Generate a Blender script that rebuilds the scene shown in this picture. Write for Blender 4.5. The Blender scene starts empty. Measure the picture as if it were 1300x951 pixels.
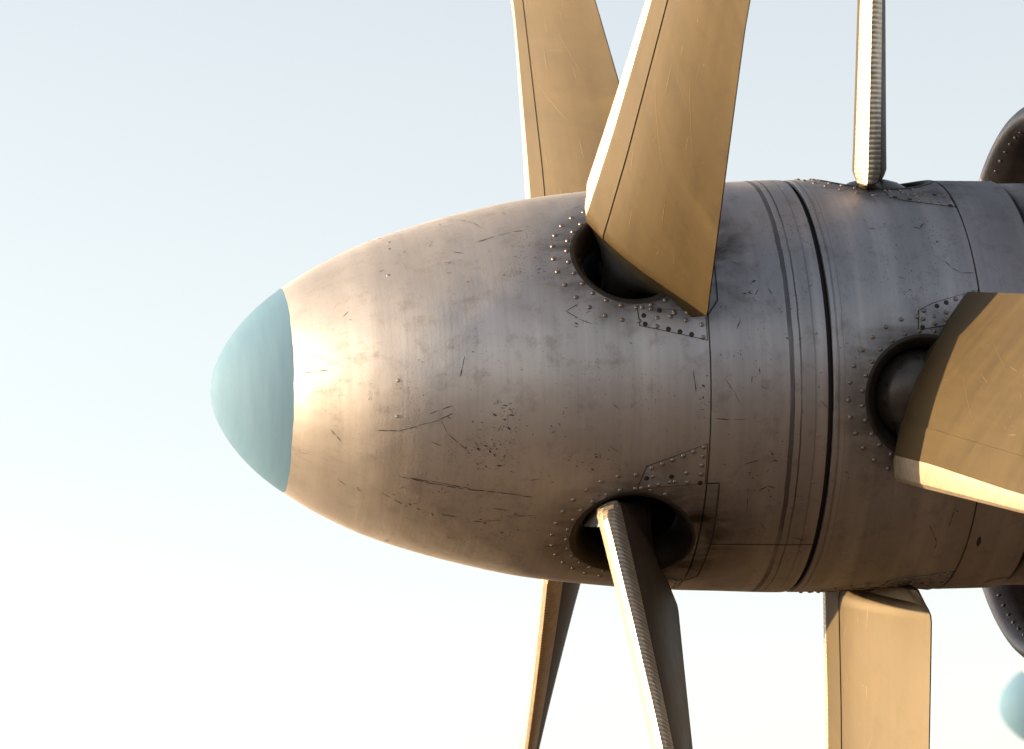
import bpy, bmesh, math, random
from mathutils import Vector, Matrix
rad = math.radians

# ------------------------------------------------------------------ camera, sky, sun, exposure
AX = 3.44                                   # height of the propeller axis above the ground
sc = bpy.context.scene
col = sc.collection
cam_d = bpy.data.cameras.new('camera'); cam = bpy.data.objects.new('camera', cam_d); col.objects.link(cam)
cam_d.sensor_width = 36.0; cam_d.lens = 36.0 * 5349 / 1300
cam_d.clip_start = 0.1; cam_d.clip_end = 5000
fw = Vector((0.16979224, 0.96917625, 0.1785161)); rt = Vector((0.98544828, -0.16552717, -0.0386322)); up = Vector((0.00789214, -0.18247783, 0.98317829))
m = Matrix((rt, up, -fw)).transposed().to_4x4(); m.translation = Vector((-2.22758892, -9.90231867, -1.78968035 + AX))
cam.matrix_world = m
cam_d.dof.use_dof = True; cam_d.dof.focus_distance = 9.95; cam_d.dof.aperture_fstop = 7.0
sc.camera = cam

SUN_EL, SUN_AZ = 8.0, 16.0                  # degrees above the horizon; degrees behind the axis plane, ahead of the nose
S = Vector((-math.cos(rad(SUN_AZ)) * math.cos(rad(SUN_EL)), math.sin(rad(SUN_AZ)) * math.cos(rad(SUN_EL)), math.sin(rad(SUN_EL))))
w = bpy.data.worlds.new('World'); sc.world = w; w.use_nodes = True
nt = w.node_tree; bg = nt.nodes['Background']
sky = nt.nodes.new('ShaderNodeTexSky'); sky.sky_type = 'NISHITA'; sky.sun_disc = False
sky.sun_elevation = rad(SUN_EL); sky.sun_rotation = math.atan2(S.x, S.y)
sky.altitude = 100; sky.air_density = 0.8; sky.dust_density = 2.0; sky.ozone_density = 0.0
hs = nt.nodes.new('ShaderNodeHueSaturation'); hs.inputs['Saturation'].default_value = 0.43   # thin milky haze over the whole sky
nt.links.new(sky.outputs[0], hs.inputs['Color']); nt.links.new(hs.outputs[0], bg.inputs[0]); bg.inputs[1].default_value = 0.11
sd = bpy.data.lights.new('sun', 'SUN'); sd.energy = 4.8; sd.angle = rad(0.5); sd.color = (1.0, 0.70, 0.36)
so = bpy.data.objects.new('sun', sd); col.objects.link(so); so.location = (-20, 5, 10)
so.rotation_euler = S.to_track_quat('Z', 'Y').to_euler()
sc.view_settings.view_transform = 'Standard'; sc.view_settings.look = 'None'
sc.view_settings.exposure = 1.80; sc.view_settings.gamma = 1.0; sc.view_settings.use_curve_mapping = False

# ------------------------------------------------------------------ node helpers and materials
class NT:
    def __init__(s, name):
        s.m = bpy.data.materials.new(name); s.m.use_nodes = True
        s.t = s.m.node_tree; s.b = s.t.nodes['Principled BSDF']
    def n(s, kind, **kw):
        nd = s.t.nodes.new('ShaderNode' + kind)
        for k, v in kw.items(): setattr(nd, k, v)
        return nd
    def l(s, a, b): s.t.links.new(a, b)
    def put(s, sock, v):
        if hasattr(v, 'is_output'): s.l(v, sock)
        else: sock.default_value = v
    def math(s, op, a, b=None, c=None):
        nd = s.n('Math', operation=op); s.put(nd.inputs[0], a)
        if b is not None: s.put(nd.inputs[1], b)
        if c is not None: s.put(nd.inputs[2], c)
        return nd.outputs[0]
    def comb(s, x, y, z):
        nd = s.n('CombineXYZ')
        for i, v in enumerate((x, y, z)): s.put(nd.inputs[i], v)
        return nd.outputs[0]
    def noise(s, vec, scale, detail=4, rough=0.55, dist=0.0):
        nd = s.n('TexNoise'); s.l(vec, nd.inputs['Vector']); nd.inputs['Scale'].default_value = scale
        nd.inputs['Detail'].default_value = detail; nd.inputs['Roughness'].default_value = rough; nd.inputs['Distortion'].default_value = dist
        return nd.outputs['Fac']
    def ramp(s, f, a, b, lo=0.0, hi=1.0):
        nd = s.n('MapRange'); s.put(nd.inputs[0], f); nd.inputs[1].default_value = a; nd.inputs[2].default_value = b
        nd.inputs[3].default_value = lo; nd.inputs[4].default_value = hi; return nd.outputs[0]
    def mix(s, f, a, b, mode='MIX'):
        nd = s.n('Mix', data_type='RGBA', blend_type=mode); s.put(nd.inputs[0], f)
        for i, v in ((6, a), (7, b)):
            if isinstance(v, tuple): v = v + (1,) if len(v) == 3 else v
            s.put(nd.inputs[i], v)
        return nd.outputs[2]
    def bump(s, h, strength, dist, prev=None):
        nd = s.n('Bump'); s.l(h, nd.inputs['Height']); nd.inputs['Strength'].default_value = strength; nd.inputs['Distance'].default_value = dist
        if prev is not None: s.l(prev, nd.inputs['Normal'])
        return nd.outputs[0]
    def fin(s, colr, rough, metal, normal=None, **kw):
        s.put(s.b.inputs['Base Color'], colr + (1,) if isinstance(colr, tuple) else colr)
        s.put(s.b.inputs['Roughness'], rough); s.put(s.b.inputs['Metallic'], metal)
        if normal is not None: s.l(normal, s.b.inputs['Normal'])
        for k, v in kw.items(): s.put(s.b.inputs[k], v)
        return s.m
    def wrapped(s):
        """coordinates along the axis and round it, in metres: (x, arc, radius)"""
        o = s.n('TexCoord').outputs['Object']; sp = s.n('SeparateXYZ'); s.l(o, sp.inputs[0])
        ang = s.math('ARCTAN2', sp.outputs[2], s.math('MULTIPLY', sp.outputs[1], -1.0))
        return o, sp.outputs[0], s.math('MULTIPLY', ang, 0.5)

def shell_material(name, c1, c2, metal, rough, bands=False):
    k = NT(name); o, x, arc = k.wrapped()
    brush = k.noise(k.comb(k.math('MULTIPLY', x, 70.0), k.math('MULTIPLY', arc, 1.2), 0.0), 1.0, 5, 0.6)
    brush2 = k.noise(k.comb(k.math('MULTIPLY', x, 14.0), k.math('MULTIPLY', arc, 1.0), 3.0), 1.0, 3, 0.5)
    cloud = k.noise(o, 5.0, 6, 0.6, 0.4)
    grime = k.noise(k.comb(k.math('MULTIPLY', x, 16.0), k.math('MULTIPLY', arc, 14.0), 1.0), 1.0, 9, 0.72, 0.2)
    c = k.mix(k.ramp(cloud, 0.3, 0.7), c1, c2)
    wear_shade = k.math('ADD', x, k.math('MULTIPLY', k.math('SUBTRACT', brush2, 0.5), 0.35))
    c = k.mix(k.ramp(wear_shade, -0.65, -0.05, 0.0, 0.52), c, (0.150, 0.163, 0.212))  # fading sunlight and blue sky reflection put into the base colour toward the rear
    c = k.mix(k.ramp(brush, 0.35, 0.75, 0.0, 0.28), c, tuple(v * 0.72 for v in c1))
    c = k.mix(k.ramp(brush2, 0.45, 0.7, 0.0, 0.32), c, tuple(min(1, v * 1.2) for v in c2))
    g = k.ramp(grime, 0.52, 0.74, 0.0, 0.42)
    c = k.mix(g, c, (0.14, 0.115, 0.10))
    # pitting: small dark spots, in drifts
    v = k.n('TexVoronoi'); k.l(k.comb(x, arc, 0.0), v.inputs['Vector']); v.inputs['Scale'].default_value = 130.0; v.inputs['Randomness'].default_value = 1.0
    drift = k.ramp(k.noise(o, 3.2, 4, 0.6), 0.36, 0.66, 0.0, 0.30)
    pit = k.math('LESS_THAN', v.outputs['Distance'], drift)
    vs = k.n('SeparateColor'); k.l(v.outputs['Color'], vs.inputs[0])
    pit = k.math('MULTIPLY', pit, k.math('GREATER_THAN', vs.outputs[0], 0.62))
    c = k.mix(k.math('MULTIPLY', pit, 0.42), c, (0.05, 0.042, 0.038))
    ang = k.math('MULTIPLY', arc, 2.0)
    soot_n = k.ramp(k.noise(k.comb(k.math('MULTIPLY', x, 7.0), k.math('MULTIPLY', arc, 15.0), 5.0), 1.0, 6, 0.62, 0.5), 0.36, 0.64)
    for hx_, ph_ in ((-0.264, 31.5), (0.404, -13.6)):      # grease thrown out of the blade holes and drawn aft
        rel = k.math('SUBTRACT', k.math('MODULO', k.math('ADD', ang, rad(45 - ph_ + 720)), rad(90)), rad(45))
        dx = k.math('DIVIDE', k.math('SUBTRACT', x, hx_ + 0.035), 1.15); dy = k.math('MULTIPLY', rel, 0.5)
        ds = k.math('SQRT', k.math('ADD', k.math('MULTIPLY', dx, dx), k.math('MULTIPLY', dy, dy)))
        c = k.mix(k.math('MULTIPLY', k.ramp(ds, 0.25, 0.14, 0.0, 1.0), k.ramp(soot_n, 0.0, 1.0, 0.25, 1.0)), c, (0.045, 0.038, 0.035))
    if bands:                               # rubbed bands running round the skirt
        edge = k.math('MULTIPLY', k.math('SUBTRACT', k.noise(o, 11.0, 3), 0.5), 0.006)
        xx = k.math('ADD', x, edge)
        for lo, hi, a in ((0.077, 0.0885, 0.8), (0.102, 0.1060, 0.85), (0.136, 0.140, 0.35), (0.192, 0.197, 0.45), (0.208, 0.2095, 0.45)):
            b = k.math('MULTIPLY', k.math('GREATER_THAN', xx, lo), k.math('LESS_THAN', xx, hi))
            b = k.math('MULTIPLY', b, k.ramp(k.noise(k.comb(k.math('MULTIPLY', x, 40.0), k.math('MULTIPLY', arc, 5.0), lo * 50), 1.0, 5), 0.3, 0.55, 0.25, a))
            c = k.mix(b, c, (0.075, 0.072, 0.082))
    r = k.ramp(brush, 0.3, 0.7, rough - 0.05, rough + 0.05)
    r = k.math('ADD', r, k.math('MULTIPLY', g, 0.25))
    dent = k.noise(k.comb(k.math('MULTIPLY', x, 5.0), k.math('MULTIPLY', arc, 4.0), 7.0), 1.0, 2, 0.5)
    n1 = k.bump(dent, 0.35, 0.012)
    n2 = k.bump(brush, 0.12, 0.0015, n1)
    n3 = k.bump(k.math('SUBTRACT', k.noise(o, 160.0, 3), k.math('MULTIPLY', pit, 0.6)), 0.18, 0.0010, n2)
    tg = k.n('Tangent', direction_type='RADIAL', axis='X')
    return k.fin(c, r, metal, n3, Anisotropic=0.5, Tangent=tg.outputs[0], **{'Anisotropic Rotation': 0.25})

def blade_material(name, c1, c2, metal, rough):
    k = NT(name); o = k.n('TexCoord').outputs['Object']; sp = k.n('SeparateXYZ'); k.l(o, sp.inputs[0])
    x, y, z = sp.outputs
    d = k.math('ADD', k.math('MULTIPLY', z, 0.75), k.math('MULTIPLY', y, 0.66)); e = k.math('SUBTRACT', k.math('MULTIPLY', y, 0.75), k.math('MULTIPLY', z, 0.66))
    diag = k.noise(k.comb(k.math('MULTIPLY', e, 9.0), k.math('MULTIPLY', d, 1.3), 0.0), 1.0, 8, 0.66, 0.5)
    along = k.noise(k.comb(k.math('MULTIPLY', y, 55.0), k.math('MULTIPLY', z, 3.0), 0.0), 1.0, 5, 0.6)
    fine = k.noise(o, 45.0, 6, 0.7)
    c = k.mix(k.ramp(diag, 0.25, 0.68), c1, c2)
    c = k.mix(k.ramp(along, 0.35, 0.75, 0.0, 0.3), c, tuple(v * 0.68 for v in c1))
    c = k.mix(k.ramp(fine, 0.62, 0.8, 0.0, 0.35), c, (0.07, 0.05, 0.03))
    wear_shade = k.noise(o, 11.0, 8, 0.7, 0.6)
    c = k.mix(k.ramp(wear_shade, 0.52, 0.72, 0.0, 0.38), c, tuple(v * 0.55 for v in c1))
    chip = k.n('TexVoronoi'); k.l(o, chip.inputs['Vector']); chip.inputs['Scale'].default_value = 42.0
    chipm = k.math('MULTIPLY', k.math('LESS_THAN', chip.outputs['Distance'], 0.05), k.math('GREATER_THAN', k.noise(o, 7.0, 3), 0.57))
    c = k.mix(k.math('MULTIPLY', chipm, 0.6), c, (0.16, 0.125, 0.08))
    scr = k.noise(k.comb(k.math('MULTIPLY', d, 6.0), k.math('MULTIPLY', e, 200.0), 2.0), 1.0, 2, 0.5)
    c = k.mix(k.ramp(scr, 0.74, 0.78, 0.0, 0.3), c, (0.12, 0.09, 0.055))
    n = k.bump(along, 0.12, 0.001); n = k.bump(fine, 0.12, 0.0012, n)
    return k.fin(c, k.ramp(diag, 0.3, 0.7, rough - 0.025, rough + 0.025), metal, n, **{'Specular IOR Level': 0.3})

def boot_material():
    k = NT('ribbed_metal_boot'); o = k.n('TexCoord').outputs['Object']; sp = k.n('SeparateXYZ'); k.l(o, sp.inputs[0])
    wv = k.n('TexWave', wave_type='BANDS', bands_direction='Z'); wv.inputs['Scale'].default_value = 26.0
    wv.inputs['Distortion'].default_value = 0.5; wv.inputs['Detail'].default_value = 2.0
    k.l(o, wv.inputs['Vector'])
    fine = k.noise(o, 60.0, 5, 0.65)
    c = k.mix(k.ramp(fine, 0.35, 0.7), (0.54, 0.47, 0.38), (0.38, 0.32, 0.25))
    c = k.mix(k.ramp(k.math('ADD', wv.outputs['Fac'], k.math('MULTIPLY', k.math('SUBTRACT', k.noise(o, 9.0, 3), 0.5), 0.8)), 0.0, 0.4, 0.65, 0.0), c, (0.20, 0.155, 0.11))
    n = k.bump(wv.outputs['Fac'], 0.32, 0.002); n = k.bump(fine, 0.2, 0.001, n)
    return k.fin(c, 0.46, 0.85, n)

def plain(name, c, rough, metal, scale=30.0, amt=0.3, bump=0.1, **kw):
    k = NT(name); o = k.n('TexCoord').outputs['Object']
    f = k.noise(o, scale, 5, 0.6)
    cc = k.mix(k.ramp(f, 0.3, 0.7, 0.0, 1.0), tuple(v * (1 - amt) for v in c), tuple(min(1, v * (1 + amt)) for v in c))
    return k.fin(cc, k.ramp(f, 0.3, 0.7, rough - 0.06, rough + 0.06), metal, k.bump(f, bump, 0.002), **kw)

def teal_material():
    k = NT('teal_paint'); o, x, arc = k.wrapped()
    brush = k.noise(k.comb(k.math('MULTIPLY', x, 60.0), k.math('MULTIPLY', arc, 2.0), 0.0), 1.0, 4, 0.6)
    c = k.mix(k.ramp(brush, 0.3, 0.75), (0.070, 0.142, 0.235), (0.084, 0.166, 0.26))
    return k.fin(c, 0.8, 0.0, k.bump(k.noise(o, 40.0, 4), 0.08, 0.002), **{'Specular IOR Level': 0.2})

def ground_material():
    k = NT('dry_ground'); o = k.n('TexCoord').outputs['Object']
    c = k.mix(k.ramp(k.noise(o, 0.15, 6, 0.6), 0.35, 0.65), (0.105, 0.062, 0.029), (0.155, 0.095, 0.047))
    c = k.mix(k.ramp(k.noise(o, 6.0, 6, 0.7), 0.4, 0.7, 0.0, 0.5), c, (0.08, 0.05, 0.025))
    return k.fin(c, 0.85, 0.0, k.bump(k.noise(o, 9.0, 6), 0.4, 0.02), **{'Specular IOR Level': 0.25})

M = dict(
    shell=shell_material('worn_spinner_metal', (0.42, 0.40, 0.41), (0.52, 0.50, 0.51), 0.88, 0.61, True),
    blade=blade_material('tan_blade_finish', (0.0335, 0.0222, 0.0078), (0.0565, 0.0385, 0.0148), 0.25, 0.56),
    boot=boot_material(), teal=teal_material(), ground=ground_material(),
    dark=plain('black_recess', (0.012, 0.011, 0.011), 0.7, 0.0), cuff=plain('dark_cuff_metal', (0.06, 0.052, 0.05), 0.38, 0.5, 14.0, 0.35),
    collar=plain('shaded_collar_metal', (0.042, 0.034, 0.030), 0.5, 0.6, 18.0, 0.3), hub=plain('greasy_hub_steel', (0.022, 0.020, 0.019), 0.6, 0.4),  # collar metal darkened to carry the shade inside the blade holes
    rivet=plain('rivet_metal', (0.21, 0.185, 0.17), 0.48, 0.85, 90.0, 0.3), joint=plain('joint_sealant', (0.02, 0.018, 0.017), 0.8, 0.0),
    back=plain('black_blade_back', (0.036, 0.0255, 0.017), 0.6, 0.0, 25.0, 0.35, **{'Specular IOR Level': 0.22}), scratch=plain('bare_scratch', (0.13, 0.10, 0.062), 0.5, 0.4, 120.0, 0.4), seam=plain('boot_edge_shade', (0.022, 0.015, 0.007), 0.6, 0.0), scuff=plain('scuffed_black_mark', (0.05, 0.042, 0.037), 0.7, 0.2, 200.0, 0.6), cowl=plain('nacelle_metal', (0.34, 0.31, 0.30), 0.38, 0.8, 12.0, 0.2),
    duct=plain('intake_duct_metal', (0.12, 0.11, 0.115), 0.45, 0.7, 12.0, 0.25))

# ------------------------------------------------------------------ object helpers
def link(name, me, mat, parent=None, kind=None):
    o = bpy.data.objects.new(name, me); col.objects.link(o)
    if mat is not None and not me.materials: me.materials.append(mat)
    if parent is not None: o.parent = parent
    if kind: o['kind'] = kind
    return o
def empty(name, loc, label, cat, group=None):
    o = bpy.data.objects.new(name, None); col.objects.link(o); o.location = loc; o.empty_display_size = 0.2
    o['label'] = label; o['category'] = cat
    if group: o['group'] = group
    return o
def mesh(name, vs, fs, smooth=True):
    me = bpy.data.meshes.new(name); me.from_pydata([tuple(v) for v in vs], [], fs); me.update()
    if smooth: me.polygons.foreach_set('use_smooth', [True] * len(me.polygons))
    return me

XS = [-1.228, -1.222, -1.20, -1.16, -1.11, -1.055, -.97, -.87, -.75, -.62, -.48, -.32, -.15, .0, .17, .35, .6, .9]
RS = [0.0, 0.0391, 0.0928, 0.1512, 0.2026, 0.2449, 0.2974, 0.3462, 0.3886, 0.4246, 0.4553, 0.4763, 0.4917, 0.4983, 0.5045, 0.5045, 0.5025, 0.5]
def pchip(x, y):
    h = [x[i + 1] - x[i] for i in range(len(x) - 1)]; d = [(y[i + 1] - y[i]) / h[i] for i in range(len(h))]; mm = [0.0] * len(x)
    for i in range(1, len(x) - 1):
        if d[i - 1] * d[i] > 0:
            w1 = 2 * h[i] + h[i - 1]; w2 = h[i] + 2 * h[i - 1]; mm[i] = (w1 + w2) / (w1 / d[i - 1] + w2 / d[i])
    mm[0] = d[0]; mm[-1] = d[-1]
    def f(q):
        i = 0
        while i < len(x) - 2 and q > x[i + 1]: i += 1
        t = (q - x[i]) / h[i]
        return (1 + 2*t)*(1-t)**2*y[i] + t*(1-t)**2*h[i]*mm[i] + t*t*(3-2*t)*y[i+1] + t*t*(t-1)*h[i]*mm[i+1]
    return f
body_r = pchip(XS, RS)
def bd(x): return (body_r(x + 0.004) - body_r(x - 0.004)) / 0.008
def on_body(x, deg, lift=0.0):
    """point on the spinner; deg 0 faces the camera side (-y), 90 is up"""
    r = body_r(x) + lift; a = rad(deg); return Vector((x, -r * math.cos(a), r * math.sin(a)))

def lathe(name, prof, seg=192, closed=False, wave=None):
    """prof: list of (x, r); wave(a) shifts the first / last x for a hand-painted edge"""
    vs, fs = [], []
    n = len(prof)
    for j in range(seg):
        a = 2 * math.pi * j / seg
        for i, (x, r) in enumerate(prof):
            if wave: x = x + wave(i, a)
            vs.append((x, -r * math.cos(a), r * math.sin(a)))
    for j in range(seg):
        k = (j + 1) % seg
        for i in range(n - 1 if not closed else n):
            i2 = (i + 1) % n
            fs.append((j * n + i, j * n + i2, k * n + i2, k * n + i))
    return mesh(name, vs, fs)

def shell_mesh(name, xs, thick, edge=0.0, wave=None, lips=True, seg=240, holes=None):
    """a hollow skin along the spinner with slightly rolled ends; holes: (x, radius, [phases])"""
    out = [(x, body_r(x)) for x in xs]
    if lips:
        x0, x1 = xs[0], xs[-1]
        out = [(x0, body_r(x0) - 0.0025), (x0 + 0.0012, body_r(x0) - 0.0006)] + out[1:-1] + [(x1 - 0.0012, body_r(x1) - 0.0006), (x1, body_r(x1) - 0.0025)]
    inn = [(x, r - thick) for x, r in reversed(out)]
    me = lathe(name, out + inn, seg, True, wave)
    me.flip_normals()
    bm = bmesh.new(); bm.from_mesh(me); bmesh.ops.remove_doubles(bm, verts=bm.verts, dist=1e-6); bmesh.ops.recalc_face_normals(bm, faces=bm.faces); bm.to_mesh(me); bm.free()
    if holes:
        hx, hr, phases = holes
        o = link('cut_target', me, None); cutters = []
        for p in phases:
            bm = bmesh.new(); bmesh.ops.create_cone(bm, cap_ends=True, segments=72, radius1=hr, radius2=hr, depth=0.5)
            cm = bpy.data.meshes.new('cutter'); bm.to_mesh(cm); bm.free()
            c = bpy.data.objects.new('cutter', cm); col.objects.link(c)
            c.matrix_world = Matrix.Rotation(rad(90 - p), 4, 'X') @ Matrix.Translation((hx, 0, 0.45)); cutters.append(c)
            md = o.modifiers.new('b', 'BOOLEAN'); md.operation = 'DIFFERENCE'; md.solver = 'EXACT'; md.object = c
        bpy.context.view_layer.update()
        dg = bpy.context.evaluated_depsgraph_get()
        nm = bpy.data.meshes.new_from_object(o.evaluated_get(dg))
        bpy.data.objects.remove(o)
        for c in cutters: bpy.data.objects.remove(c)
        me = nm; me.name = name
    me.materials.clear()
    # exact normals on the outer skin, flat on the cut edges
    me.polygons.foreach_set('use_smooth', [True] * len(me.polygons))
    nrm = []
    lo, hi = xs[0] + 0.002, xs[-1] - 0.002
    for p in me.polygons:
        c = p.center; rr = math.hypot(c.y, c.z)
        outer = rr > body_r(c.x) - 0.0022 and lo - 0.004 < c.x < hi + 0.004 and p.normal.dot(Vector((0, c.y, c.z)).normalized()) > 0.3
        for li in p.loop_indices:
            v = me.vertices[me.loops[li].vertex_index].co
            if outer and (not lips or lo <= v.x <= hi):
                u = Vector((0, v.y, v.z)).normalized(); nrm.append((u - Vector((bd(v.x), 0, 0))).normalized())
            else: nrm.append(p.normal)
    me.normals_split_custom_set(nrm)
    return me

def frange(a, b, n): return [a + (b - a) * i / (n - 1) for i in range(n)]

# surface strips and patches that follow the spinner skin
def ribbon(bm, pts, wdt, lift, taper=False):
    """a narrow strip along (x, deg) points, following the skin"""
    P = []
    for i in range(len(pts) - 1):
        (x0, d0), (x1, d1) = pts[i], pts[i + 1]
        n = max(2, int(math.hypot(x1 - x0, (d1 - d0) * 0.0088) / 0.012))
        for j in range(n): t = j / n; P.append((x0 + (x1 - x0) * t, d0 + (d1 - d0) * t))
    P.append(pts[-1]); prev = None
    for i, (x, d) in enumerate(P):
        c = on_body(x, d, lift); a = on_body(*P[max(0, i - 1)], lift); b = on_body(*P[min(len(P) - 1, i + 1)], lift)
        u = Vector((0, c.y, c.z)).normalized(); s = (b - a).cross(u).normalized()
        k = wdt * 0.5 * (math.sin(math.pi * (i + 0.35) / (len(P) - 0.3)) if taper else 1.0)
        q = (bm.verts.new(c + s * k), bm.verts.new(c - s * k))
        if prev: bm.faces.new((prev[0], q[0], q[1], prev[1]))
        prev = q
def bm_mesh(name, bm, smooth=True):
    bmesh.ops.recalc_face_normals(bm, faces=bm.faces)
    for f in bm.faces:
        f.smooth = False
        c = f.calc_center_median()
        if f.normal.dot(Vector((0, c.y, c.z))) < 0: f.normal_flip()
    me = bpy.data.meshes.new(name); bm.to_mesh(me); bm.free(); return me
def patch(name, poly, lift, base):
    """a thin plate with the outline poly [(x, deg)] lying on the skin"""
    bm = bmesh.new()
    vs = [bm.verts.new((x, d * 0.0088, 0)) for x, d in poly]
    f = bm.faces.new(vs)
    bmesh.ops.triangulate(bm, faces=[f])
    for _ in range(5):
        es = [e for e in bm.edges if e.calc_length() > 0.02]
        if not es: break
        bmesh.ops.subdivide_edges(bm, edges=es, cuts=1)
        bmesh.ops.triangulate(bm, faces=[g for g in bm.faces if len(g.verts) > 3])
    edges = [e for e in bm.edges if e.is_boundary]
    ext = bmesh.ops.extrude_edge_only(bm, edges=edges)
    low = set(v for v in ext['geom'] if isinstance(v, bmesh.types.BMVert))
    for v in bm.verts: v.co = on_body(v.co.x, v.co.y / 0.0088, base if v in low else lift)
    bmesh.ops.recalc_face_normals(bm, faces=bm.faces)
    big = max(bm.faces, key=lambda g: abs(g.normal.dot(Vector((0, g.calc_center_median().y, g.calc_center_median().z)).normalized())))
    if big.normal.dot(Vector((0, big.calc_center_median().y, big.calc_center_median().z))) < 0: bmesh.ops.reverse_faces(bm, faces=bm.faces)
    for g in bm.faces: g.smooth = True
    me = bpy.data.meshes.new(name); bm.to_mesh(me); bm.free()
    nrm = []
    for p in me.polygons:
        for li in p.loop_indices:
            v = me.vertices[me.loops[li].vertex_index].co; u = Vector((0, v.y, v.z)).normalized()
            ok = abs(p.normal.dot(u)) > 0.5
            nrm.append(u - Vector((bd(v.x), 0, 0)) if ok else p.normal)
    me.normals_split_custom_set(nrm)
    return me
def inset_poly(poly, k):
    cx = sum(p[0] for p in poly) / len(poly); cd = sum(p[1] for p in poly) / len(poly); out = []
    for x, d in poly:
        L = math.hypot(x - cx, (d - cd) * 0.0088); q = (L + k) / L; out.append((cx + (x - cx) * q, cd + (d - cd) * q))
    return out

# rivet: one shared dome
def dome_mesh(name, r, h, seg=10):
    vs = [(0, 0, h)]; fs = []
    rings = ((0.5, 0.86), (0.85, 0.5), (1.0, 0.0), (1.04, -0.4))
    for k, z in rings:
        for j in range(seg): a = 2 * math.pi * j / seg; vs.append((r * k * math.cos(a), r * k * math.sin(a), h * z))
    for j in range(seg): fs.append((0, 1 + j, 1 + (j + 1) % seg))
    for q in range(len(rings) - 1):
        for j in range(seg):
            a = 1 + q * seg + j; b = 1 + q * seg + (j + 1) % seg; fs.append((a, a + seg, b + seg, b))
    return mesh(name, vs, fs)
RIV = dome_mesh('rivet', 0.0058, 0.0038); RIV.materials.append(M['rivet'])
RIV_FLAT = dome_mesh('flush_rivet', 0.0048, 0.0006); RIV_FLAT.materials.append(M['shell'])
RIV_SINK = dome_mesh('dark_screw', 0.0062, 0.0012); RIV_SINK.materials.append(M['hub'])
def rivet(x, deg, parent, me=None, lift=0.0):
    o = bpy.data.objects.new('rivet', me or RIV); col.objects.link(o); o.parent = parent
    u = on_body(x, deg); n = (Vector((0, u.y, u.z)).normalized() - Vector((bd(x), 0, 0))).normalized()
    o.location = on_body(x, deg, lift); o.rotation_euler = n.to_track_quat('Z', 'Y').to_euler()
    return o

# ------------------------------------------------------------------ ground
gm = mesh('ground', [(-1500, -1500, 0), (1500, -1500, 0), (1500, 1500, 0), (-1500, 1500, 0)], [(0, 1, 2, 3)], False)
link('ground', gm, M['ground'], kind='structure')

# ------------------------------------------------------------------ blade
AIR_F = pchip([0, .10, .2, .33, .5, .7, .88, 1.0], [.60, .78, .93, 1.0, .92, .64, .28, .05])
AIR_R = pchip([0, .015, .06, .15, .3, .5, .7, .9, 1.0], [.05, .30, .58, .88, 1.0, .86, .56, .2, .05])
NF = 26
def section(a, b, T):
    """chord stations from the trailing edge round the back to the nose facet and along the front; returns (s, h, tag)"""
    c = b - a; fwid, fh = 0.058 * min(1, T * 1.15), 0.032 * T
    back = [1 - (i / (NF - 1)) for i in range(NF)]; back = [q ** 1.6 if q < 1 else 1.0 for q in back]
    pts = [(a + c * q, -0.036 * T * AIR_R(q) - 0.004 * T * (1 - q) ** 8) for q in back]
    pts += [(a + fwid * 0.12, fh * 0.22), (a + fwid * 0.5, fh * 0.62), (a + fwid * 0.92, fh * 0.965)]
    q0 = (fwid * 1.06) / c
    for i in range(NF):
        q = q0 + (1 - q0) * (i / (NF - 1)) ** 1.25
        f = AIR_F((q - q0) / (1 - q0)); base = fh / 0.60 / 1.0
        pts.append((a + c * q, 0.60 * base * 0 + f * base * 0.80 + fh * 0.22 * (1 - (q - q0) / (1 - q0)) ** 2))
    return pts
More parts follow.
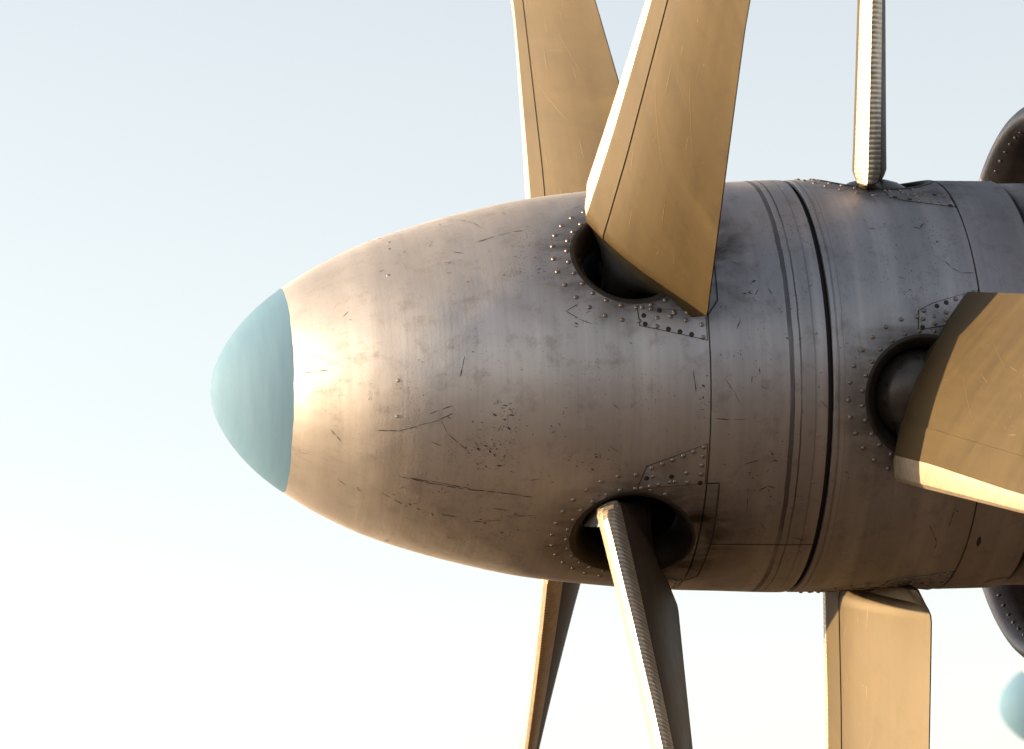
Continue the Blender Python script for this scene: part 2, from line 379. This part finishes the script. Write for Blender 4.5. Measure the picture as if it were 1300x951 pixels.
def blade_geo(p, sense):
    """p: dict of root and mid values; blade in its own frame: X axis of rotation, Z span"""
    lerp = lambda u, v, t: u + (v - u) * t
    r0 = p['r0']; R1 = 1.4; RT = 2.8
    rs = [r0, r0 + .004, r0 + .012, r0 + .03, r0 + .055, r0 + .09] + frange(r0 + .13, 1.5, 22) + frange(1.6, 2.72, 12) + [2.77, 2.795, RT]
    rings = []; ac = bc = 0
    def place(r, s, h):
        t = (r - r0) / (R1 - r0)
        be = lerp(p['b0'], p['b1'], t) if t < 1 else p['b1'] - (t - 1) * 4.0
        b_ = rad(be); e = Vector((math.sin(b_), -sense * math.cos(b_), 0)); n = Vector((-math.cos(b_), -sense * math.sin(b_), 0))
        return e * s + n * h + Vector((0, 0, r))
    n_pts = None
    # shank: round bar growing into the root
    first = None
    for r in rs:
        t = (r - r0) / (R1 - r0)
        a = lerp(p['a0'], p['a1'], min(t, 1)); b = lerp(p['e0'], p['e1'], min(t, 1))
        if t > 1: b -= 0.03 * (t - 1); a += 0.02 * (t - 1)
        T = lerp(1.0, 0.62, min(1, t)) if t < 1 else max(0.2, 0.62 - 0.32 * (t - 1))
        d = r - r0
        ac = a + p['le_cut'] * max(0.0, 1 - d / 0.09) ** 1.3; bc = b - p['te_cut'] * max(0.0, 1 - d / 0.05) ** 2.0
        T *= 0.55 + 0.45 * min(1.0, (d / 0.03)) ** 0.5 if d < 0.03 else 1.0
        if r > 2.7: q = (r - 2.7) / 0.1; sh = 0.12 * q * q; a += sh; b -= sh; T *= 1 - 0.6 * q
        rings.append([place(r - (p.get('te_r', 0.0) * (s - a) / (b - a) if d < 0.1 else 0) * max(0, 1 - d / 0.1) * -1, min(bc, max(ac, s)), h) for s, h in section(a, b, T)])
    N = len(rings[0])
    # shank rings, matched point by point
    sec = section(p['a0'], p['e0'], 1.0); shank = []
    sr = p['shank']
    for r, kk in ((0.08, 0.0), (r0 - 0.085, 0.0), (r0 - 0.05, 0.10), (r0 - 0.02, 0.45), (r0 - 0.006, 0.80)):
        ring = []
        for i, (s, h) in enumerate(sec):
            ang = -math.pi * i / (NF - 1) if i < NF else math.pi - math.pi * (i - NF + 1) / (N - NF)
            cs, ch = sr * math.cos(ang), sr * math.sin(ang)
            q = rings[0][i]; base = place(r, cs, ch)
            ring.append(base.lerp(Vector((q.x, q.y, r)), kk))
        shank.append(ring)
    allr = shank + rings
    vs = [v for ring in allr for v in ring]; fs = []
    for j in range(len(allr) - 1):
        for i in range(N):
            k = (i + 1) % N; fs.append((j * N + i, j * N + k, (j + 1) * N + k, (j + 1) * N + i))
    fs.append(tuple(range(N - 1, -1, -1))); fs.append(tuple(range((len(allr) - 1) * N, len(allr) * N)))
    me = mesh('blade', vs, fs)
    bm = bmesh.new(); bm.from_mesh(me); bmesh.ops.recalc_face_normals(bm, faces=bm.faces)
    for e in bm.edges:
        if len(e.link_faces) == 2 and e.calc_face_angle(0) > rad(28): e.smooth = False
    bm.to_mesh(me); bm.free()
    me.materials.append(M['blade']); me.materials.append(M['hub']); me.materials.append(M['back'])
    for q, p_ in enumerate(me.polygons):
        if p_.center.z < r0 - 0.012: p_.material_index = 1
        elif q < N * (len(allr) - 1) and q % N < NF - 2: p_.material_index = 2
    # leading edge boot: the nose facet and a margin on both sides, a little proud
    lo_i, hi_i = NF - 7, NF + 3 + 6
    vs, fs = [], []
    use = [ring for ring in rings[1:-3]]
    m_ = hi_i - lo_i + 3
    cnt = 0
    for ri, ring in enumerate(use):
        row = []
        for i in range(lo_i, hi_i + 1):
            tg = ring[i + 1] - ring[i - 1]; nn = Vector((0, 0, 1)).cross(tg).normalized()
            ctr = (ring[NF // 2] + ring[NF + 3 + NF // 2]) * 0.5
            if nn.dot(ring[i] - ctr) < 0: nn = -nn
            row.append(ring[i] + nn * 0.0024)
            if i == lo_i: row.insert(0, ring[i].lerp(ring[i - 1], 0.06) - nn * 0.002)
            if i == hi_i: row.append(ring[i].lerp(ring[i + 1], 0.035) - nn * 0.002)
        vs += row
    for j in range(len(use) - 1):
        for i in range(m_ - 1): fs.append((j * m_ + i, j * m_ + i + 1, (j + 1) * m_ + i + 1, (j + 1) * m_ + i))
    bo = mesh('leading_edge_boot', vs, fs)
    bo.materials.append(M['boot']); bo.materials.append(M['blade']); bo.materials.append(M['seam'])
    for q, p_ in enumerate(bo.polygons):
        i = q % (m_ - 1) + lo_i - 1
        p_.material_index = 2 if i == hi_i else (1 if i >= NF + 2 else 0)
    bm = bmesh.new(); bm.from_mesh(bo); bmesh.ops.recalc_face_normals(bm, faces=bm.faces)
    for e in bm.edges:
        if len(e.link_faces) == 2 and e.calc_face_angle(0) > rad(20): e.smooth = False
    bm.to_mesh(bo); bm.free()
    # scratches and nicks over the front face
    rg = random.Random(17 if sense > 0 else 29); bm = bmesh.new()
    def surf(u, v):
        # u: 0..1 across the front from the boot to the trailing edge, v: position along the span in ring steps
        fi = NF + 4 + 5 + u * (NF - 12); i = int(fi); j = int(v); fu, fv = fi - i, v - j
        A = use[j][i].lerp(use[j][i + 1], fu); B = use[j + 1][i].lerp(use[j + 1][i + 1], fu); n = (use[j][i + 1] - use[j][i]).cross(use[j + 1][i] - use[j][i]).normalized()
        if n.x > 0: n = -n
        return A.lerp(B, fv), n
    marks = [((0.12, 16.0), (0.62, 10.5), 0.0011), ((0.70, 18.0), (0.95, 13.0), 0.0008)]
    for _ in range(24):
        u, v = rg.uniform(0.02, 0.95), rg.uniform(0.5, 24); L = rg.choice((0.02, 0.03, 0.05, 0.10))
        marks.append(((u, v), (min(0.97, max(0.01, u + rg.uniform(-0.3, 1.0) * L)), max(0.3, v - rg.uniform(5, 22) * L)), rg.uniform(0.0006, 0.0016)))
    for (u0, v0), (u1, v1), wd in marks:
        prev = None
        for q in range(9):
            t = q / 8; P, n = surf(u0 + (u1 - u0) * t, v0 + (v1 - v0) * t); Q, _n = surf(u0 + (u1 - u0) * (t + 0.01), v0 + (v1 - v0) * (t + 0.01)) if t < 0.99 else (P, n)
            d_ = (Q - P) if t < 0.99 else d_
            s_ = d_.cross(n).normalized() * wd * 0.5 * math.sin(math.pi * (q + 0.4) / 8.8)
            cur = (bm.verts.new(P + n * 0.0007 + s_), bm.verts.new(P + n * 0.0007 - s_))
            if prev: bm.faces.new((prev[0], cur[0], cur[1], prev[1]))
            prev = cur
    sm_ = bpy.data.meshes.new('scratch_marks'); bm.to_mesh(sm_); bm.free(); sm_.materials.append(M['scratch'])
    return me, bo, sm_
# the boot normals must look outwards
def outward(me, ref):
    f = me.polygons[len(me.polygons) // 2]
    if f.normal.dot(ref) < 0: me.flip_normals()

FRONT = dict(te_r=0.036, r0=0.462, b0=32.1, b1=20.4, a0=-0.195, e0=0.268, a1=-0.112, e1=0.234, le_cut=0.06, te_cut=0.005, shank=0.058)
REAR = dict(te_r=0.030, r0=0.492, b0=19.6, b1=14.6, a0=-0.206, e0=0.262, a1=-0.194, e1=0.279, le_cut=0.0, te_cut=0.022, shank=0.07)
fb_me, fb_boot, fb_scr = blade_geo(FRONT, 1); rb_me, rb_boot, rb_scr = blade_geo(REAR, -1)
for me_ in (fb_boot, rb_boot): outward(me_, Vector((-1, 0, 0)))

# ------------------------------------------------------------------ parts round a blade hole, in a frame with the hole at deg 0 (turned to each phase)
HR = 0.142
def hole_point(hx, rho, al, depth):
    """a point of a ring of radius rho round a blade axis lying along -y (deg 0); depth below the skin"""
    x = hx + rho * math.cos(al); zt = rho * math.sin(al); r = body_r(x)
    return x, math.degrees(math.asin(max(-1, min(1, zt / r)))), Vector((x, -math.sqrt(max(0, r * r - zt * zt)) + depth, zt))
def collar_mesh(name, hx, prof):
    vs, fs = [], []; seg = 72; n = len(prof)
    for j in range(seg):
        for rho, d in prof: vs.append(hole_point(hx, rho, 2 * math.pi * j / seg, d)[2])
    for j in range(seg):
        k = (j + 1) % seg
        for i in range(n - 1): fs.append((j * n + i, j * n + i + 1, k * n + i + 1, k * n + i))
    me = mesh(name, vs, fs); 
    bm = bmesh.new(); bm.from_mesh(me); bmesh.ops.recalc_face_normals(bm, faces=bm.faces); bm.to_mesh(me); bm.free()
    if me.polygons[0].normal.y > 0: me.flip_normals()
    return me
def turned(name, me, mat, parent, phase, kind=None):
    o = link(name, me, mat, parent, kind); o.rotation_euler = (-rad(phase), 0, 0); return o

def mirror_poly(p): return [(x, -d) for x, d in p]
def build_row(root, shell, hx, phases, rivmesh, gate, plates, cuff):
    colm = collar_mesh('hole_collar', hx, [(HR + .0035, -.0012), (HR - .0005, -.0016), (HR - .006, .002), (HR - .014, .012), (HR - .024, .030), (HR - .030, .055), (HR - .030, .075)])
    ringm = collar_mesh('collar_seam', hx, [(HR + .0065, -.0004), (HR + .0030, -.0008)])
    for me_, mt in ((colm, 'collar'), (ringm, 'joint')): me_.materials.append(M[mt])
    pl = []
    for poly in plates:
        pl.append((None, None, poly))
    gm_ = None
    if gate:
        bm = bmesh.new(); ribbon(bm, gate, 0.0038, 0.0006); ribbon(bm, mirror_poly(gate), 0.0038, 0.0006); gm_ = bm_mesh('panel_joint', bm); gm_.materials.append(M['joint'])
    for ph in phases:
        c = turned('hole_collar', colm, None, shell, ph); turned('collar_seam', ringm, None, shell, ph, None)
        for a, b, poly in pl:
            sp_ = [(x, d + ph) for x, d in poly]
            a = patch('patch_plate', sp_, 0.0016, -0.001); a.materials.append(M['shell']); link('patch_plate', a, None, shell)
            b = patch('plate_seam', inset_poly(sp_, 0.0028), 0.0004, -0.001); b.materials.append(M['joint']); link('plate_seam', b, None, shell)
            cx = sum(p[0] for p in poly) / len(poly); cd = sum(p[1] for p in poly) / len(poly)
            ins = inset_poly(poly, -0.011); spots = []
            for i in range(len(ins)):
                (xa, da), (xb, db) = ins[i], ins[(i + 1) % len(ins)]
                L = math.hypot(xb - xa, (db - da) * 0.0088); n = max(1, round(L / 0.026))
                spots += [(xa + (xb - xa) * j / n, da + (db - da) * j / n) for j in range(n)]
            spots += [(cx, cd), (cx + 0.035, cd + (3.0 if cd > 0 else -3.0) * 0.4)]
            for x, d in spots: rivet(x, d + ph, shell, random.choice((rivmesh, rivmesh, RIV_SINK)), 0.0016)
        if gm_: turned('panel_joint', gm_, None, shell, ph)
        for rho, n0, off in ((0.1555, 18, 0.0), (0.189, 19, 0.1)):
            for i in range(n0):
                al = rad(68) + (rad(292) - rad(68)) * (i + off) / (n0 - 1)
                x, d, _ = hole_point(hx, rho, al, 0)
                rivet(x + random.uniform(-.0012, .0012), d + ph + random.uniform(-.12, .12), shell, rivmesh)

random.seed(7)
# front propeller: spinner nose, shell, skirt and four blades turn together
FP = [31.5, 121.5, 211.5, 301.5]; FX = -0.264
front = empty('front_propeller', (0, 0, AX), 'front propeller with teal-tipped bullet spinner and four tan blades', 'propeller', None)
wob = lambda a: 0.0012 * math.sin(3 * a + 1) + 0.0006 * math.sin(11 * a) + 0.0004 * math.sin(29 * a + 2)
nx = [-1.228 + 0.0006] + [-1.228 + 0.173 * (i / 28) ** 2 for i in range(3, 29)]
def nose_prof(): return [(x, max(0.0005, body_r(x))) for x in nx]
NOSE = nose_prof()
nose_me = lathe('nose_cone', NOSE, 240, False, lambda i, a: wob(a) if i == len(NOSE) - 1 else 0)
me = nose_me
bm = bmesh.new(); bm.from_mesh(me); bmesh.ops.contextual_create(bm, geom=[e for e in bm.edges if e.is_boundary and e.verts[0].co.x < -1.2]); bmesh.ops.recalc_face_normals(bm, faces=bm.faces); bm.to_mesh(me); bm.free()
me.polygons.foreach_set('use_smooth', [True] * len(me.polygons))
nrm = []
for p in me.polygons:
    for li in p.loop_indices:
        v = me.vertices[me.loops[li].vertex_index].co; u = Vector((0, v.y, v.z))
        if v.x < -1.226 or u.length < 1e-5: nrm.append(Vector((-1, 0, 0)) + u * 4)
        else: nrm.append((u.normalized() - Vector((bd(v.x), 0, 0))).normalized())
me.normals_split_custom_set([q.normalized() for q in nrm])
nose = link('nose_cone', nose_me, M['teal'], front)
nose['label'] = 'rounded tip painted pale teal'

sx = frange(-1.055, -0.1115, 84)
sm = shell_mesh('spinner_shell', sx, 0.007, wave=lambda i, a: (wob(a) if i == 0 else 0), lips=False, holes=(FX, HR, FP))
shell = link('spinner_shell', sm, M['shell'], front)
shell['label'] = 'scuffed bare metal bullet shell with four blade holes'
kx = [-0.1085] + frange(-0.10, 0.068, 16) + [.0745, .0765, .0775, .089, .0902, .0955, .1008, .1018, .1062, .1072] + frange(.113, .1685, 7)
skirt_prof_r = body_r
km = shell_mesh('spinner_skirt', kx, 0.008)
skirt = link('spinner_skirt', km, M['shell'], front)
for x0, x1, dd, nm in ((-.1175, -.103, .006, 'seam_backing'), (.155, .200, .016, 'groove_backing')):
    link(nm, lathe(nm, [(x0, body_r(x0) - dd - .012), (x0, body_r(x0) - dd), (x1, body_r(x1) - dd), (x1, body_r(x1) - dd - .012)], 160), M['dark'], front)
hubm = lathe('hub', [(-.62, .001), (-.62, .07), (-.56, .09), (-.46, .10), (-.43, .155), (-.10, .155), (-.07, .11), (.16, .11), (.16, .001)], 48)
link('hub', hubm, M['hub'], front)
blades = []
for i, ph in enumerate(FP):
    b = bpy.data.objects.new('blade', fb_me); col.objects.link(b); b.parent = front; b.location = (FX, 0, 0); b.rotation_euler = (rad(90 - ph), 0, 0)
    e = bpy.data.objects.new('leading_edge_boot', fb_boot); col.objects.link(e); e.parent = b
    link('scratch_marks', fb_scr, None, b, 'stuff')
CGATE = [(-0.1107, 21.0), (-0.0806, 21.2), (-0.0766, 3.1), (-0.0834, -17.7), (-0.109, -21.9)]
build_row(front, shell, FX, FP, RIV, None,
          [[(-0.272, 18.6), (-0.2526, 25.9), (-0.116, 32.6), (-0.1155, 21.0), (-0.18, 20.4), (-0.232, 19.6)],
           [(-0.272, -18.6), (-0.232, -19.6), (-0.18, -20.4), (-0.1155, -21.0), (-0.116, -29.0), (-0.2688, -24.4)]], None)
for path, wd in [([(x, d + ph) for x, d in CGATE], 0.0036) for ph in FP] + [([(-0.079, d), (0.167, d + 0.6)], 0.003) for d in (-59.0, 121.0)]:
    bm = bmesh.new(); ribbon(bm, path, wd, 0.0007); link('panel_joint', bm_mesh('panel_joint', bm), M['joint'], skirt)
for i in range(26):
    rivet(0.1445 + random.uniform(-.002, .002), -180 + i * 360 / 26 + random.uniform(-1, 1) + 4, skirt, RIV_FLAT)
for i in range(40):
    if random.random() < 0.55: rivet(-0.815 + random.uniform(-.014, .014), -180 + 9 * i + random.uniform(-3, 3), shell, RIV_FLAT)

# rear propeller: shell behind the groove, trailing ring and four blades
RP = [-13.6, 76.4, 166.4, 256.4]; RX = 0.404
rear = empty('rear_propeller', (0, 0, AX), 'rear propeller behind the dark groove with four tan blades', 'propeller', None)
rm = shell_mesh('spinner_shell', [.1815] + frange(.188, .5475, 40), 0.007, holes=(RX, HR, RP))
rshell = link('spinner_shell', rm, M['shell'], rear); rshell['label'] = 'grey metal drum with painted-in sky tint and four blade holes behind the groove'
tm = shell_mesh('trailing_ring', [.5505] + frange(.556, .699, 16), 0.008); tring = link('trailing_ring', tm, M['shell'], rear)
for x0, x1, dd, nm in ((.542, .556, .006, 'seam_backing'), (.688, .730, .016, 'groove_backing')):
    link(nm, lathe(nm, [(x0, body_r(x0) - dd - .012), (x0, body_r(x0) - dd), (x1, body_r(x1) - dd), (x1, body_r(x1) - dd - .012)], 160), M['dark'], rear)
link('hub', lathe('hub', [(.172, .001), (.172, .13), (.24, .16), (.56, .16), (.60, .12), (.74, .12), (.74, .001)], 48), M['hub'], rear)
def cuff_mesh():
    prof = [(0.004, 0.508), (0.03, 0.506), (0.058, 0.499), (0.082, 0.485), (0.100, 0.465), (0.111, 0.440), (0.114, 0.415), (0.114, 0.34)]
    vs, fs = [], []; seg = 56; n = len(prof)
    for j in range(seg):
        a = 2 * math.pi * j / seg
        for q, r in prof: vs.append((q * math.cos(a), q * math.sin(a), r))
    for j in range(seg):
        k = (j + 1) % seg
        for i in range(n - 1): fs.append((j * n + i, j * n + i + 1, k * n + i + 1, k * n + i))
    return mesh('root_cuff', vs, fs)
cuff = cuff_mesh(); cuff.materials.append(M['cuff'])
for i, ph in enumerate(RP):
    b = bpy.data.objects.new('blade', rb_me); col.objects.link(b); b.parent = rear; b.location = (RX, 0, 0); b.rotation_euler = (rad(90 - ph), 0, 0)
    e = bpy.data.objects.new('leading_edge_boot', rb_boot); col.objects.link(e); e.parent = b
    link('scratch_marks', rb_scr, None, b, 'stuff')
    c = bpy.data.objects.new('root_cuff', cuff); col.objects.link(c); c.parent = b
    for j in range(12):
        aj = 2 * math.pi * (j + 0.3) / 12; rv = bpy.data.objects.new('rivet', RIV_SINK); col.objects.link(rv); rv.parent = c
        rv.location = (0.092 * math.cos(aj), 0.092 * math.sin(aj), 0.4755); rv.rotation_euler = Vector((math.cos(aj), math.sin(aj), 0.95)).to_track_quat('Z', 'Y').to_euler()
build_row(rear, rshell, RX, RP, RIV, None,
          [[(0.391, 18.2), (0.396, 23.6), (0.4317, 25.6), (0.5435, 29.6), (0.5435, 21.5), (0.46, 19.6)],
           [(0.391, -18.2), (0.46, -19.6), (0.5435, -21.5), (0.5435, -28.6), (0.4317, -25.2), (0.396, -23.2)]], None)
for nm, path, wd, tp in (('drain_slot', [(0.575, -56.4), (0.577, -60.6)], 0.011, True), ('panel_joint', [(0.645, -84), (0.66, -80.7), (0.697, -79.4)], 0.004, False)):
    bm = bmesh.new(); ribbon(bm, path, wd, 0.0008, tp); link(nm, bm_mesh(nm, bm), M['joint'], tring)

# scuffs, scratches and chips on the skins
LINES = {'front': [[(-0.8725, -26.1), (-0.8252, -25.6), (-0.7814, -23.3), (-0.7323, -20.7), (-0.7025, -18.4)], [(-0.7555, -18.9), (-0.7291, -17.2), (-0.7026, -15.8)], [(-0.7288, -20.9), (-0.7138, -25.2), (-0.6882, -28.2), (-0.6643, -30.9)], [(-0.8194, -43.8), (-0.7567, -44.4), (-0.6848, -44.7), (-0.5949, -44.5), (-0.5081, -44.6)], [(-0.8521, -53.7), (-0.8281, -54.9)], [(-0.8224, -55.4), (-0.8, -56.7)], [(-0.7124, -57.7), (-0.6763, -57.4)], [(-0.5995, -50.9), (-0.5632, -50.9)], [(-0.5436, -52.7), (-0.4988, -51.7)], [(-0.7635, 77.0), (-0.70, 72.5), (-0.651, 66.2), (-0.6134, 57.7), (-0.5975, 51.9)], [(-0.6187, 44.1), (-0.5713, 45.3), (-0.5333, 46.2), (-0.5062, 45.5)], [(-0.407, 14.8), (-0.4394, 12.5), (-0.4101, 9.9), (-0.38, 8.2)], [(-0.6743, 0.5), (-0.6863, -6.7)], [(-0.6762, 41.7), (-0.6541, 39.7)], [(-0.347, -26.6), (-0.3168, -28.9)], [(-1.0356, -1.4), (-0.9734, -1.2)], [(-0.9732, -28.4), (-0.9478, -33.8)], [(-0.952, -53.2), (-0.9261, -55.6)], [(-1.0392, -45.0), (-1.0186, -44.0)], [(-0.7927, -43.9), (-0.7212, -43.7), (-0.649, -44.4)], [(-0.6392, -58.3), (-0.5689, -55.1)], [(-0.4671, -65.2), (-0.4145, -62.4)], [(-0.4467, 40.8), (-0.4159, 41.6)], [(-0.1512, -5.7), (-0.1445, -12.1)]],
 'ring': [[(0.0169, 16.9), (0.0055, 14.8)], [(0.0396, 17.1), (0.0504, 14.7)], [(-0.0775, -7.9), (-0.0555, -11.6), (-0.0405, -15.4)], [(-0.0995, -18.8), (-0.0585, -19.2), (-0.0213, -19.0)], [(-0.025, -31.8), (0.0115, -30.4)], [(0.0148, -39.6), (0.036, -38.1), (0.0554, -38.8)], [(-0.0123, -7.2), (-0.0145, -9.7)], [(0.0049, -5.1), (0.0063, -7.6)], [(-0.0335, 8.0), (-0.0448, 4.9)], [(-0.0102, -38.9), (-0.0063, -46.6)], [(0.1496, -14.1), (0.1670, -16.2)], [(0.113, -55.6), (0.1386, -56.2)]],
 'rear': [[(0.4216, 37.9), (0.4359, 37.3), (0.4506, 39.9)], [(0.4775, 25.3), (0.4898, 23.2), (0.5142, 21.4), (0.545, 21.4)], [(0.4419, -51.5), (0.4726, -58.4), (0.4712, -61.8)], [(0.4985, -44.0), (0.4913, -52.2)], [(0.2389, 0.1), (0.2454, -2.4)], [(0.3554, 20.3), (0.3735, 19.5)]]}
BLOBS = {'front': [(-0.6015, -14.1, 2), (-0.5836, -15.5, 4), (-0.5729, -16.7, 3), (-0.5692, -18.4, 5), (-0.6083, -18.5, 4), (-0.5868, -19.9, 4), (-0.5756, -22.6, 5), (-0.6432, -29.8, 6), (-0.6276, -28.6, 3), (-0.6163, -30.3, 4), (-0.6051, -31.5, 5), (-0.593, -34.8, 6), (-0.6231, -35.5, 4), (-0.5837, -31.2, 2), (-0.6641, -31.4, 3), (-0.786, -55.9, 4), (-0.7652, -57.4, 5), (-0.7317, -58.6, 5), (-0.612, -58.0, 4), (-0.5459, -52.1, 4), (-0.569, -61.1, 5), (-0.6861, -69.7, 3), (-0.4164, 8.5, 4), (-0.3728, -30.2, 4), (-0.3799, -34.1, 4), (-0.4791, -21.4, 3), (-0.4456, -16.0, 3), (-0.8238, -53.0, 3), (-0.4359, -31.5, 3), (-0.7112, -19.8, 4), (-0.4898, 27.6, 4), (-0.6898, 36.5, 3), (-0.782, 48.9, 3), (-0.4786, -36.9, 3), (-0.1278, -10.0, 4), (-0.1279, -13.2, 3), (-0.1277, -16.4, 3), (-0.3595, -42.7, 4)],
 'ring': [(0.0082, 19.4, 5), (-0.0162, 15.6, 4), (-0.0048, 15.8, 3), (0.049, -30.6, 5), (0.0384, -28.6, 3), (0.0609, -25.1, 3), (-0.0387, -1.6, 2), (0.0751, 2.5, 3), (0.0621, 10.9, 2), (0.0047, -5.9, 3), (0.1031, 2.4, 3), (0.139, -56.5, 5), (0.143, -61.5, 4), (-0.0103, -34.1, 3), (0.0446, -41.3, 3)],
 'rear': [(0.4695, 32.3, 3), (0.3687, 15.4, 2), (0.2206, -34.0, 3), (0.2089, 0.1, 2), (0.5022, -46.7, 2), (0.4422, 38.6, 3)]}
def blob(bm, x, d, s, lift):
    """a ragged chip about s pixels long"""
    L = s * random.uniform(0.0009, 0.0013); Wd = L * random.uniform(0.25, 0.6); th = random.uniform(-1.1, 0.3); n = 11; vs = []
    for i in range(n):
        a = 2 * math.pi * i / n; k = random.uniform(0.45, 1.35)
        u, v = L * k * math.cos(a), Wd * k * math.sin(a)
        vs.append(bm.verts.new(on_body(x + u * math.cos(th) - v * math.sin(th), d + (u * math.sin(th) + v * math.cos(th)) / 0.0088, lift)))
    bm.faces.new(vs)
def clear_of_holes(x, d, hx, phases, r=0.152):
    for p in phases:
        dd = (d - p + 180) % 360 - 180
        if abs(dd) < 80 and math.hypot(x - hx, math.sin(rad(dd)) * body_r(x)) < r: return False
    return True
rng = random.Random(3)
for key, par, x0, x1, hx, phs, nspeck in (('front', shell, -1.04, -.118, FX, FP, 1900), ('ring', skirt, -.10, .165, 9, [], 420), ('rear', rshell, .19, .54, RX, RP, 420)):
    bm = bmesh.new(); lf = 0.0006
    for L in LINES[key]:
        pr_ = random.Random(round(L[0][0] * 1e4))
        for a_, b_ in zip(L[:-1], L[1:]):               # broken into strokes of uneven weight
            n_ = max(1, int(math.hypot(b_[0] - a_[0], (b_[1] - a_[1]) * .0088) / 0.022))
            for j in range(n_):
                t0 = j / n_; t1 = min(1.0, (j + pr_.uniform(0.8, 1.25)) / n_); jd = pr_.uniform(-.12, .12)
                ribbon(bm, [(a_[0] + (b_[0] - a_[0]) * t, a_[1] + (b_[1] - a_[1]) * t + jd) for t in (t0, (t0 + t1) / 2, t1)], pr_.uniform(0.0010, 0.0026), lf, True)
    random.seed(11)
    for x, d, s in BLOBS[key]:
        blob(bm, x, d, s, lf)
        for _ in range(6): blob(bm, x + random.gauss(0, .010), d + random.gauss(0, 1.2), random.uniform(0.6, 2.2), lf)
    if key == 'front':
        for cx_, cd_, sx_, sd_, n_ in ((-.61, -28, .035, 4.0, 130), (-.58, -18, .022, 2.6, 45), (-.72, -47, .05, 3.0, 60), (-.55, -56, .06, 4.0, 60), (-.36, -33, .03, 3.0, 40), (-.5, 30, .07, 6.0, 60)):
            for _ in range(n_): blob(bm, rng.gauss(cx_, sx_), rng.gauss(cd_, sd_), rng.choice((.7, .9, 1.1, 1.5, 2.4)), lf)
    for _ in range(nspeck):
        x = rng.uniform(x0, x1); d = rng.uniform(-180, 180)
        if key == 'front' and rng.random() > 0.25 + 0.75 * (x - x0) / (x1 - x0): continue
        if not clear_of_holes(x, d, hx, phs): continue
        if rng.random() < 0.92: blob(bm, x, d, rng.choice((0.7, 0.8, 0.9, 1.0, 1.2, 1.6, 2.0)), lf)
        else:
            th = rng.uniform(0, 6.28); L = rng.uniform(.006, .03)
            xe = min(x1, max(x0, x + L * math.cos(th))); de = d + L * math.sin(th) / .0088
            if clear_of_holes(xe, de, hx, phs): ribbon(bm, [(x, d), (xe, de)], rng.uniform(.0010, .0018), lf, True)
    link('scuff_marks', bm_mesh('scuff_marks', bm), M['scuff'], par, 'stuff')

# ------------------------------------------------------------------ engine nacelle with its round intake lip
nac = empty('engine_nacelle', (0.9, 0, AX), 'dark metal engine nacelle with riveted ring intake behind the propellers', 'engine nacelle')
LX, LR, LT = 0.842, 0.668, 0.040
lip_prof = [(LX + .30, LR - .045), (LX + .16, LR - .040), (LX + .08, LR - .028)]
for i in range(13):
    a = rad(-80 + 160 * i / 12); lip_prof.append((LX + .03 - (.03 + LT) * math.cos(a) , LR + LT * math.sin(a)))
lip_prof += [(LX + .07, LR + LT + .012), (LX + .14, LR + LT + .024), (LX + .26, LR + LT + .04)]
lip = link('intake_lip', lathe('intake_lip', [(x - .9, r) for x, r in lip_prof], 200), M['duct'], nac)
skin = link('cowl_skin', lathe('cowl_skin', [(x - .9, r) for x, r in ((LX + .262, LR + LT + .036), (LX + .264, LR + LT + .041), (LX + .6, LR + .09), (LX + 1.4, LR + .12), (LX + 2.2, LR + .10), (LX + 2.6, LR + .05), (LX + 2.6, .1))], 160), M['cowl'], nac)
link('intake_duct', lathe('intake_duct', [(x - .9, r) for x, r in ((LX + .30, LR - .046), (LX + .8, LR - .06), (LX + .8, .3))], 120), M['dark'], nac)
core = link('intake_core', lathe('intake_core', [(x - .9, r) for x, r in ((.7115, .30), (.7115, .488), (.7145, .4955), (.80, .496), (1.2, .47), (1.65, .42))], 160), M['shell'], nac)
def lip_rivets():
    n = 84
    for ring_x, ring_r in ((LX - .0185, LR - .0290),):
        for i in range(n):
            a = 2 * math.pi * i / n
            o = bpy.data.objects.new('rivet', RIV); col.objects.link(o); o.parent = lip
            o.location = (ring_x - .9, -ring_r * math.cos(a), ring_r * math.sin(a))
            o.rotation_euler = Vector((-.7, math.cos(a), -math.sin(a))).to_track_quat('Z', 'Y').to_euler()
lip_rivets()

# ------------------------------------------------------------------ the propeller of another engine, far behind and out of focus
far = empty('distant_propeller', (7.42, 18.773, 4.525), 'blurred pale teal spinner tip far behind the bottom tan blade', 'propeller')
for ch in [o for o in front.children if o.name.split('.')[0] in ('nose_cone', 'spinner_shell', 'spinner_skirt', 'hub', 'blade')]:
    c = ch.copy(); col.objects.link(c); c.parent = far
    for g in [q for q in ch.children if q.name.startswith(('leading_edge_boot', 'hole_collar'))]:
        d = g.copy(); col.objects.link(d); d.parent = c
